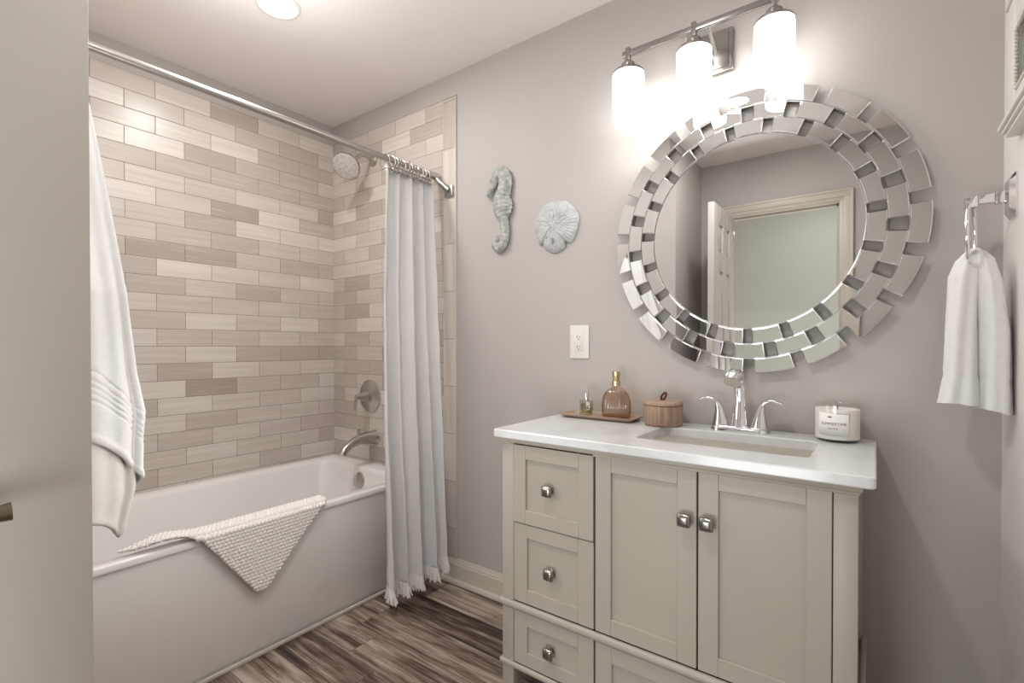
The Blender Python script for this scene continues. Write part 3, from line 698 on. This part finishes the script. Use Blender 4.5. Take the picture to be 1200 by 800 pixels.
for r, h in prof:
    loops.append([Vector((px+(r+0.0018*math.cos(26*2*PI*k/208)*(1 if 0.003 < h < 0.107 else 0))*math.cos(2*PI*k/208), py+(r+0.0018*math.cos(26*2*PI*k/208)*(1 if 0.003 < h < 0.107 else 0))*0.72*math.sin(2*PI*k/208), TZ+h)) for k in range(208)])
b = MB(); b.rings(loops); b.build('glass_body', 'amber_glass', t, angle=60)
b = MB(); b.lathe([(0.047, 0.004), (0.047, 0.012), (0.0, 0.012)], (0, 0, 0), 40); 
bmesh.ops.transform(b.bm, matrix=Matrix.Translation((px, py, TZ)) @ Matrix.Diagonal((1, 0.72, 1, 1)), verts=b.bm.verts); b.build('liquid', 'amber_glass', t)
b = MB(); b.lathe([(0.0155, 0.117), (0.0155, 0.134), (0.012, 0.136), (0.011, 0.139)], (px, py, TZ), 28); b.build('collar', 'gold', t)
b = MB(); b.lathe([(0.011, 0.138), (0.0125, 0.141), (0.0145, 0.162), (0.0145, 0.168), (0.0, 0.169)], (px, py, TZ), 28); b.build('cap', 'gold', t)
t = thing('wooden_jar', 'round lidded wooden jar with a leather tab, left of the faucet', 'jar', (2.038, -0.095, ZT))
px, py = 2.038, -0.095
b = MB(); b.lathe([(0.052, 0), (0.060, 0.003), (0.0635, 0.010), (0.0635, 0.066), (0.062, 0.068)], (px, py, ZT), 48); b.build('body', 'jar_wood', t)
b = MB(); b.lathe([(0.0615, 0.069), (0.0655, 0.0705), (0.0655, 0.079), (0.062, 0.083), (0.0, 0.0835)], (px, py, ZT), 48); b.build('lid', 'lid_wood', t)
b = MB(); b.tube(bez([(px-0.003, py, ZT+0.080), (px-0.006, py, ZT+0.094), (px+0.002, py, ZT+0.106), (px+0.008, py, ZT+0.109), (px+0.010, py, ZT+0.100), (px+0.004, py, ZT+0.088), (px+0.001, py, ZT+0.082)], 26), [(0.0035, 0.0065)]*27, 10, upv=(1, 0, 0)); b.build('tab', 'leather', t)
# candle
t = thing('candle', 'white candle in a glass tumbler at the right end of the counter', 'candle', (2.527, -0.070, ZT))
px, py = 2.527, -0.070; CR = 0.056
b = MB(); b.lathe([(0.046, 0), (CR, 0.005), (CR, 0.103), (CR-0.001, 0.104), (CR-0.0022, 0.103), (CR-0.0022, 0.009), (CR-0.004, 0.007), (0, 0.007)], (px, py, ZT), 64); b.build('tumbler', 'clear_glass', t)
b = MB(); b.lathe([(CR-0.0032, 0.0085), (CR-0.0028, 0.012), (CR-0.0028, 0.090), (0.03, 0.088), (0, 0.088)], (px, py, ZT), 64); b.build('wax', 'wax', t)
b = MB(); b.tube([(px, py, ZT+0.087), (px+0.001, py, ZT+0.099)], 0.0012, 6); b.build('wick', 'dark_slot', t)
a_c = math.radians(-6)
b = MB(); b.grid(lambda u, v: Vector((px+(CR+0.0004)*math.sin(a_c+(u-0.5)*1.35), py-(CR+0.0004)*math.cos(a_c+(u-0.5)*1.35), ZT+0.022+0.060*v)), 24, 2); lb = b.build('label_paper', 'label_paper', t, angle=180, solid=0.0004)
text('SUMMERTIME', 0.0105, (px, py, ZT+0.052), None, 'ink_red', t, bend=(CR+0.0008, a_c))
text('soy candle', 0.0055, (px, py, ZT+0.040), None, 'ink', t, name='small_lettering', bend=(CR+0.0008, a_c))
b = MB(); b.grid(lambda u, v: Vector((px+(CR+0.0008)*math.sin(a_c-0.15+(u-0.5)*0.16), py-(CR+0.0008)*math.cos(a_c-0.15+(u-0.5)*0.16), ZT+0.069+0.004*v)), 6, 2); b.build('emblem', 'ink', t, angle=180)
b = MB()
b.grid(lambda u, v: Vector((px+(CR+0.0008)*math.sin(a_c+0.15+u*0.52), py-(CR+0.0008)*math.cos(a_c+0.15+u*0.52), ZT+0.0805+0.0010*v)), 10, 1)
b.grid(lambda u, v: Vector((px+(CR+0.0008)*math.sin(a_c+0.66+u*0.012), py-(CR+0.0008)*math.cos(a_c+0.66+u*0.012), ZT+0.058+0.0235*v)), 1, 4); b.build('label_line', 'ink', t, angle=180)

# ------------------------------------------------------------------ round wall mirror
MX, MZ = 2.286, 1.494
mir = thing('wall_mirror', 'large round wall mirror framed by three rings of small mirror blocks', 'mirror', (MX, 0, MZ))
def wedge(b, r0, r1, a0, a1, yb, yf, bev, n=6, tilt=(0, 0)):
    rm_, am = (r0+r1)/2, (a0+a1)/2
    def outline(i_, y):
        da = i_/rm_; out = []
        for k in range(n+1): a = a0+da+(a1-a0-2*da)*k/n; out.append((r1-i_, a))
        for k in range(n+1): a = a1-da-(a1-a0-2*da)*k/n; out.append((r0+i_, a))
        pts = []
        for r, a in out:
            yy = y - tilt[0]*(r-rm_) - tilt[1]*(a-am)*rm_
            pts.append(Vector((MX+r*math.cos(a), yy, MZ+r*math.sin(a))))
        return pts
    return outline
s = NT('mirror_tile'); 
tile_m = MAT['mirror_silver']
bandr = [(0.307, 0.352, 4.7, 4.6), (0.353, 0.399, 14.6, 5.2), (0.400, 0.447, 5.2, 4.4)]
st19 = 360/19
for bi, (r0, r1, ph0, gap) in enumerate(bandr):
    for k in range(19):
        a0 = math.radians(ph0+k*st19+gap/2); a1 = math.radians(ph0+(k+1)*st19-gap/2)
        tl = (random.uniform(-0.004, 0.004)+(0.0 if bi < 2 else 0.012), random.uniform(-0.004, 0.004))
        b = MB(); ol = wedge(b, r0, r1, a0, a1, 0, 0, 0.003, tilt=tl)
        b.rings([ol(0, -0.024), ol(0, -0.0285), ol(0.0028, -0.0315)])
        o = b.build('mirror_block', 'mirror_bevel', mir, smooth=False)
        o.data.materials.append(MAT['mirror_silver'])
        for p in o.data.polygons:
            if len(p.vertices) > 4 and p.normal.y < -0.9: p.material_index = 1
b = MB(); b.lathe([(0.304, 0.018), (0.306, 0.020), (0.306, 0.0255), (0.3035, 0.0275)], (MX, 0, MZ), 160, axis='y', cap0=True, cap1=True); o = b.build('mirror_glass', 'mirror_bevel', mir, smooth=False)
o.data.materials.append(MAT['mirror_silver'])
for p in o.data.polygons:
    if len(p.vertices) > 4 and p.normal.y < -0.9: p.material_index = 1
b = MB()
for r in (0.300, 0.3525, 0.3995):
    b.rings([[Vector((MX+(r+dr)*math.cos(2*PI*k/96), y, MZ+(r+dr)*math.sin(2*PI*k/96))) for k in range(96)] for dr, y in ((-0.0015, -0.0008), (0.0015, -0.0008), (0.0015, -0.0238), (-0.0015, -0.0238), (-0.0015, -0.0008))], False, False)
b.lathe([(0.29, 0.002), (0.29, 0.018), (0, 0.018)], (MX, 0, MZ), 64, axis='y')
for bi, (r0, r1, ph0, gap) in enumerate(bandr[2:]):
    for k in range(19):
        a = math.radians(ph0+(k+0.5)*st19); m_ = Matrix.Translation((MX, 0, MZ)) @ Matrix.Rotation(-a, 4, 'Y')
        b.box(r0+0.002, r1-0.014, -0.0238, -0.012, -0.010, 0.010, rot=m_)
b.build('backing_frame', 'dark_nickel', mir, smooth=False)

# ------------------------------------------------------------------ vanity light
VL = thing('vanity_light', 'three-lamp brushed nickel bar light with glowing glass cylinders above the mirror', 'wall light', (2.153, 0, 2.1))
LY = -0.125
b = MB(); b.box(2.070, 2.240, -0.018, 0, 2.030, 2.172, 0.007, 3); b.box(2.084, 2.226, -0.024, -0.016, 2.044, 2.158, 0.003); b.build('backplate', 'dark_nickel', VL)
for x in (2.118, 2.186):
    b = MB(); b.tube([(x, -0.02, 2.100), (x, LY+0.004, 2.140)], 0.006, 12); b.build('support_arm', 'nickel', VL)
b = MB(); b.box(1.905, 2.385, LY-0.007, LY+0.007, 2.128, 2.148, 0.002); b.build('bar', 'dark_nickel', VL)
for x in (1.925, 2.146, 2.373):
    b = MB(); b.box(x-0.008, x+0.008, LY-0.008, LY+0.008, 2.092, 2.158, 0.0015)
    b.lathe([(0.021, 2.080), (0.022, 2.084), (0.022, 2.104), (0.016, 2.110), (0.008, 2.112)], (x, LY, 0), 28)
    b.lathe([(0.054, 2.066), (0.054, 2.071), (0.050, 2.076), (0.030, 2.081), (0.018, 2.082)], (x, LY, 0), 40); b.build('socket_cap', 'dark_nickel', VL)
    b = MB(); b.lathe([(0.046, 1.905), (0.0525, 1.908), (0.053, 1.915), (0.053, 2.060), (0.050, 2.068)], (x, LY, 0), 40, cap0=False); o = b.build('glass_shade', 'lit_glass', VL, angle=60)

# ------------------------------------------------------------------ plaques
def seahorse():
    Y0 = -0.016
    b = MB()
    spine = [(1.246, 1.880, .020), (1.262, 1.893, .0275), (1.284, 1.893, .030), (1.300, 1.876, .028), (1.303, 1.850, .029), (1.299, 1.824, .0315), (1.292, 1.795, .038), (1.288, 1.766, .044), (1.288, 1.735, .041), (1.294, 1.710, .031), (1.300, 1.685, .022), (1.305, 1.654, .0205), (1.307, 1.629, .0205), (1.304, 1.605, .021), (1.293, 1.582, .021), (1.270, 1.570, .019), (1.250, 1.584, .0165), (1.249, 1.603, .013), (1.262, 1.610, .010), (1.268, 1.600, .006)]
    n = 190
    pts = bez([(x, Y0, z) for x, z, r in spine], n); rr = bez([(r, 0, 0) for x, z, r in spine], n)
    rad = []
    for i in range(n+1):
        r = max(0.003, rr[i].x); t_ = i/n
        ridge = 1+0.15*(abs(math.sin(i/n*28*PI))**0.6-0.6) if t_ > 0.16 else 1.0
        rad.append((r*ridge, min(0.021, r*0.62)*ridge))
    # flat against the wall: a = in-plane, b = out of plane
    loops = []; seg = 20
    for i, p in enumerate(pts):
        tg = (pts[min(i+1, n)]-pts[max(i-1, 0)]).normalized(); a = Vector((0, 1, 0)).cross(tg).normalized()
        ra, rb = rad[i]; lp = []
        for k in range(seg):
            th = 2*PI*k/seg; c_ = math.cos(th); s_ = math.sin(th)
            rid = 1+0.09*(math.cos(th*6))
            lp.append(p + a*ra*c_*rid + Vector((0, -1, 0))*rb*s_*(1 if s_ > 0 else 0.45)*rid)
        loops.append(lp)
    b.rings(loops)
    body = b.build('body', 'aged_plaster', sh, angle=50)
    b = MB(); b.tube(bez([(1.254, Y0-0.003, 1.878), (1.243, Y0-0.003, 1.853), (1.228, Y0-0.003, 1.832), (1.213, Y0-0.003, 1.812), (1.207, Y0-0.003, 1.803)], 20), [lerp_table([(0, (0.024, 0.016)), (0.3, (0.021, 0.014)), (0.6, (0.011, 0.010)), (0.85, (0.009, 0.009)), (1, (0.012, 0.010))], i/20) for i in range(21)], 16, upv=(1, 0, 0.4)); b.build('snout', 'aged_plaster', sh, angle=60)
    def fin(name, inner, outer, nrib):
        b = MB(); A_ = bez([(x, Y0, z) for x, z in inner], 40); B2 = bez([(x, Y0, z) for x, z in outer], 40)
        L = []
        for i in range(41):
            w_ = 0.004+0.0022*math.sin(i/40*nrib*2*PI); e = B2[i]; e = A_[i].lerp(e, 1+0.10*math.sin(i/40*nrib*2*PI))
            L.append([A_[i]+Vector((0, -w_, 0)), e+Vector((0, -w_*0.5, 0)), e+Vector((0, 0.004, 0)), A_[i]+Vector((0, 0.006, 0))])
        b.rings(L); b.build(name, 'aged_plaster', sh, angle=30)
    fin('dorsal_fin', [(1.322, 1.775), (1.320, 1.745), (1.315, 1.715), (1.308, 1.695)], [(1.340, 1.772), (1.345, 1.745), (1.337, 1.712), (1.322, 1.695)], 5)
    fin('crest', [(1.245, 1.885), (1.262, 1.905), (1.290, 1.912), (1.318, 1.880), (1.322, 1.840), (1.318, 1.795), (1.318, 1.780)], [(1.238, 1.893), (1.256, 1.922), (1.292, 1.925), (1.333, 1.888), (1.343, 1.845), (1.335, 1.795), (1.324, 1.772)], 9)
    b = MB(); b.lathe([(0.0042, 0), (0.003, 0.003), (0, 0.004)], (1.238, Y0-0.014, 1.864), 12, axis='y'); o = b.build('eye', 'dark_slot', sh)
sh = thing('seahorse_plaque', 'grey-green plaster seahorse hanging on the wall beside the shower tile', 'wall ornament', (1.28, 0, 1.74))
seahorse()
SDX, SDZ = 1.558, 1.624
def sd_outline(a):
    r = 0.104+0.004*math.cos(a)+0.003*math.sin(3*a+0.6)+0.002*math.sin(7*a)
    for an, dep in ((math.radians(229), 0.020), (math.radians(306), 0.020)):
        d_ = math.atan2(math.sin(a-an), math.cos(a-an)); r -= dep*math.exp(-(d_/0.075)**2)
    if math.radians(232) < a % (2*PI) < math.radians(303): r -= 0.001
    return r
def sd(u, v):
    a = u*2*PI; R_ = sd_outline(a); r = v*R_
    h = 0.026*(1-v**3.2)**0.8
    # five petal grooves and fine radial ribs
    pet = 0
    for k in range(5):
        an = PI/2+k*2*PI/5+0.05; d_ = math.atan2(math.sin(a-an), math.cos(a-an))
        hw = 0.30*math.sin(min(1, v/0.62)*PI)**0.8 if v < 0.62 else 0
        pet -= 0.0035*math.exp(-((abs(d_)-hw*0.8)/0.05)**2)*(1 if v < 0.62 else 0)*min(1, v*6)
    h += pet + 0.0009*math.sin(a*44)*min(1, v*2)*(v < 0.97) + 0.0012*noise.noise(Vector((r*40*math.cos(a), r*40*math.sin(a), 2)))
    # slot low in the centre
    X_, Z_ = r*math.cos(a), r*math.sin(a)
    h -= 0.016*math.exp(-(X_/0.0045)**2-((Z_+0.068)/0.010)**2)
    return Vector((SDX+X_, -0.006-max(h, -0.004), SDZ+Z_*1.02))
b = MB(); b.grid(sd, 320, 70); 
b.rings([[Vector((SDX+sd_outline(2*PI*k/120)*math.cos(2*PI*k/120)*s_, y, SDZ+sd_outline(2*PI*k/120)*math.sin(2*PI*k/120)*1.02*s_)) for k in range(120)] for s_, y in ((1.0, -0.006), (0.99, -0.001), (0.97, -0.0002))], False, True)
bmesh.ops.remove_doubles(b.bm, verts=b.bm.verts, dist=2e-4)
tag(b.build('sand_dollar_plaque', 'sand_plaster', angle=60), 'pale grey plaster sand dollar hanging on the wall left of the mirror', 'wall ornament')

# outlet
t = thing('wall_outlet', 'white wall outlet with rectangular cover plate above the tray', 'outlet', (1.668, 0, 1.15))
b = MB(); b.box(1.626, 1.711, -0.006, 0, 1.084, 1.216, 0.003, 3); b.build('cover_plate', 'plastic_white', t)
b = MB(); b.box(1.650, 1.687, -0.009, -0.005, 1.115, 1.185, 0.002, 2); b.box(1.655, 1.682, -0.0105, -0.008, 1.145, 1.150, 0.0006); b.box(1.655, 1.682, -0.0105, -0.008, 1.152, 1.157, 0.0006); b.build('receptacle', 'plastic_white', t)
for z in (1.170, 1.131):
    for xs, h_ in ((1.6615, 0.005), (1.6745, 0.004)):
        b = MB(); b.box(xs-0.001, xs+0.001, -0.0094, -0.0085, z-h_, z+h_); b.build('slot', 'dark_slot', t)
    b = MB(); b.lathe([(0.0024, 0.0085), (0.0024, 0.0094)], (1.668, 0, z-0.009), 10, axis='y'); b.build('ground_hole', 'dark_slot', t)
for z in (1.199, 1.101):
    b = MB(); b.lathe([(0.0028, 0.0055), (0.0026, 0.0066)], (1.668, 0, z), 12, axis='y'); b.build('screw', 'plastic_white', t)

# ------------------------------------------------------------------ right wall: towel ring, hand towel, framed panel
RY, RZr = -0.128, 1.478
t = thing('towel_ring', 'chrome towel ring with square plate on the right wall holding the hand towel', 'towel ring', (XR, RY, RZr))
b = MB(); 
def sq(h, s_, c=0.0):
    pts = []
    for (a_, b2) in ((s_, s_-c), (s_-c, s_), (-s_+c, s_), (-s_, s_-c), (-s_, -s_+c), (-s_+c, -s_), (s_-c, -s_), (s_, -s_+c)): pts.append(Vector((XR-h, RY+a_*0.72, RZr+b2)))
    return pts
b.rings([sq(0, 0.050, 0.010), sq(0.004, 0.050, 0.010), sq(0.014, 0.036, 0.006)]); b.build('wall_plate', 'chrome', t, smooth=False)
b = MB(); b.box(XR-0.034, XR-0.012, RY-0.013, RY+0.013, RZr-0.013, RZr+0.013, 0.002); b.box(XR-0.080, XR-0.034, RY-0.010, RY+0.010, RZr-0.009, RZr+0.011, 0.0015); b.box(XR-0.086, XR-0.064, RY-0.015, RY+0.015, RZr-0.016, RZr+0.012, 0.003); b.build('post', 'chrome', t)
b = MB(); torus(b, (XR-0.074, RY-0.002, RZr-0.080), 0.076, 0.0042, Matrix.Rotation(math.radians(78), 3, 'Z'), 48, 12); b.build('ring', 'chrome', t)
ht = thing('hand_towel', 'white hand towel pulled through the chrome towel ring', 'towel', (XR-0.074, RY, 1.0))
def lobe(cxs, zt, zb, sgn, name):
    loops = []; n = 40; N = 60
    for j in range(n+1):
        v = j/n; z = zt+(zb-zt)*v
        cxx, hw, hy_ = lerp_table(cxs, v)
        bandk = 0
        for q_ in (0.80, 0.815, 0.83, 0.86): bandk -= 0.0016*math.exp(-((v-q_)/0.005)**2)
        lp = []
        for k in range(N):
            a = 2*PI*k/N; c_, s_ = math.cos(a), math.sin(a); q_ = (abs(c_)**2.6+abs(s_)**2.6)**(-1/2.6)
            f = 1+0.10*math.sin(3*a+1.2*sgn+v*1.5)*min(1, v*3)+0.05*math.sin(7*a+v*3)+0.02*noise.noise(Vector((c_*3, s_*3, v*9+sgn*4)))
            x = cxx+(hw*f+bandk)*q_*c_; y = RY+(hy_*f+bandk)*q_*s_
            zz = z - 0.012*v*max(0, -c_*sgn*0.5) + 0.004*math.sin(2*a)*v
            lp.append(Vector((min(x, XR-0.003), y, zz)))
        loops.append(lp)
    b = MB(); b.rings(loops); return b.build(name, 'terry', ht, angle=60)
xc = XR-0.068
lobe([(0, (xc-0.008, 0.010, 0.020)), (0.05, (xc-0.013, 0.020, 0.030)), (0.15, (xc-0.019, 0.027, 0.040)), (0.5, (xc-0.024, 0.028, 0.045)), (0.82, (xc-0.026, 0.030, 0.048)), (1.0, (xc-0.029, 0.036, 0.052))], 1.357, 0.998, 1, 'front_fall')
lobe([(0, (xc+0.008, 0.010, 0.020)), (0.05, (xc+0.014, 0.020, 0.030)), (0.2, (xc+0.024, 0.026, 0.038)), (0.5, (xc+0.034, 0.030, 0.042)), (0.82, (xc+0.036, 0.031, 0.044)), (1.0, (xc+0.037, 0.033, 0.046))], 1.357, 0.984, -1, 'rear_fall')
b = MB(); b.tube(bez([(xc-0.012, RY, 1.335), (xc-0.010, RY, 1.352), (xc, RY, 1.361), (xc+0.010, RY, 1.352), (xc+0.012, RY, 1.335)], 14), [(0.006, 0.030)]*15, 16, upv=(0, 0, 1)); b.build('fold', 'terry', ht)
# framed panel with ledge
t = thing('framed_wall_panel', 'white wooden wall frame with beaded inner edge and moulded bottom ledge', 'wall frame', (XR, -0.45, 1.60))
FY0, FY1, FZ0, FZ1 = -0.80, -0.174, 1.625, 1.880
IY0, IY1, IZ0, IZ1 = -0.71, -0.262, 1.668, 1.800
b = MB()
b.box(XR-0.022, XR, IY1, FY1, FZ0, FZ1, 0.001); b.box(XR-0.022, XR, FY0, IY0, FZ0, FZ1, 0.001); b.box(XR-0.022, XR, IY0, IY1, FZ0, IZ0, 0.001); b.box(XR-0.022, XR, IY0, IY1, IZ1, FZ1, 0.001)
b.build('frame', 'white_frame_paint', t)
b = MB()
for y in (IY0+0.004, IY1-0.004): 
    for k in range(16): b.lathe([(0.0005, -0.0038), (0.003, -0.0025), (0.004, 0), (0.003, 0.0025), (0.0005, 0.0038)], (XR-0.022, y, IZ0+0.006+k*0.008), 8)
for z in (IZ0+0.004, IZ1-0.004):
    for k in range(54): b.lathe([(0.0005, -0.0038), (0.003, -0.0025), (0.004, 0), (0.003, 0.0025), (0.0005, 0.0038)], (XR-0.022, IY0+0.012+k*0.008, z), 8)
b.build('bead_trim', 'trim_paint', t)
b = MB()
b.box(XR-0.016, XR-0.010, IY0+0.008, IY0+0.012, IZ0, IZ1); b.box(XR-0.016, XR-0.010, IY1-0.012, IY1-0.008, IZ0, IZ1); b.box(XR-0.016, XR-0.010, IY0, IY1, IZ0, IZ0+0.004); b.box(XR-0.016, XR-0.010, IY0, IY1, IZ1-0.004, IZ1); b.build('inner_lip', 'nickel', t, smooth=False)
b = MB(); b.box(XR-0.012, XR-0.004, IY0, IY1, IZ0, IZ1); b.build('pane', 'grey_panel_glass', t, smooth=False)
b = MB(); b.box(XR-0.036, XR, FY0-0.006, FY1+0.006, 1.617, 1.627, 0.002); b.box(XR-0.030, XR, FY0-0.003, FY1+0.003, 1.609, 1.617, 0.002); b.box(XR-0.024, XR, FY0, FY1, 1.600, 1.609, 0.002); b.build('ledge', 'white_frame_paint', t)
b = MB(); b.box(XR-0.026, XR, FY0-0.002, FY1+0.002, FZ1, FZ1+0.006, 0.002); b.build('top_bead', 'white_frame_paint', t)
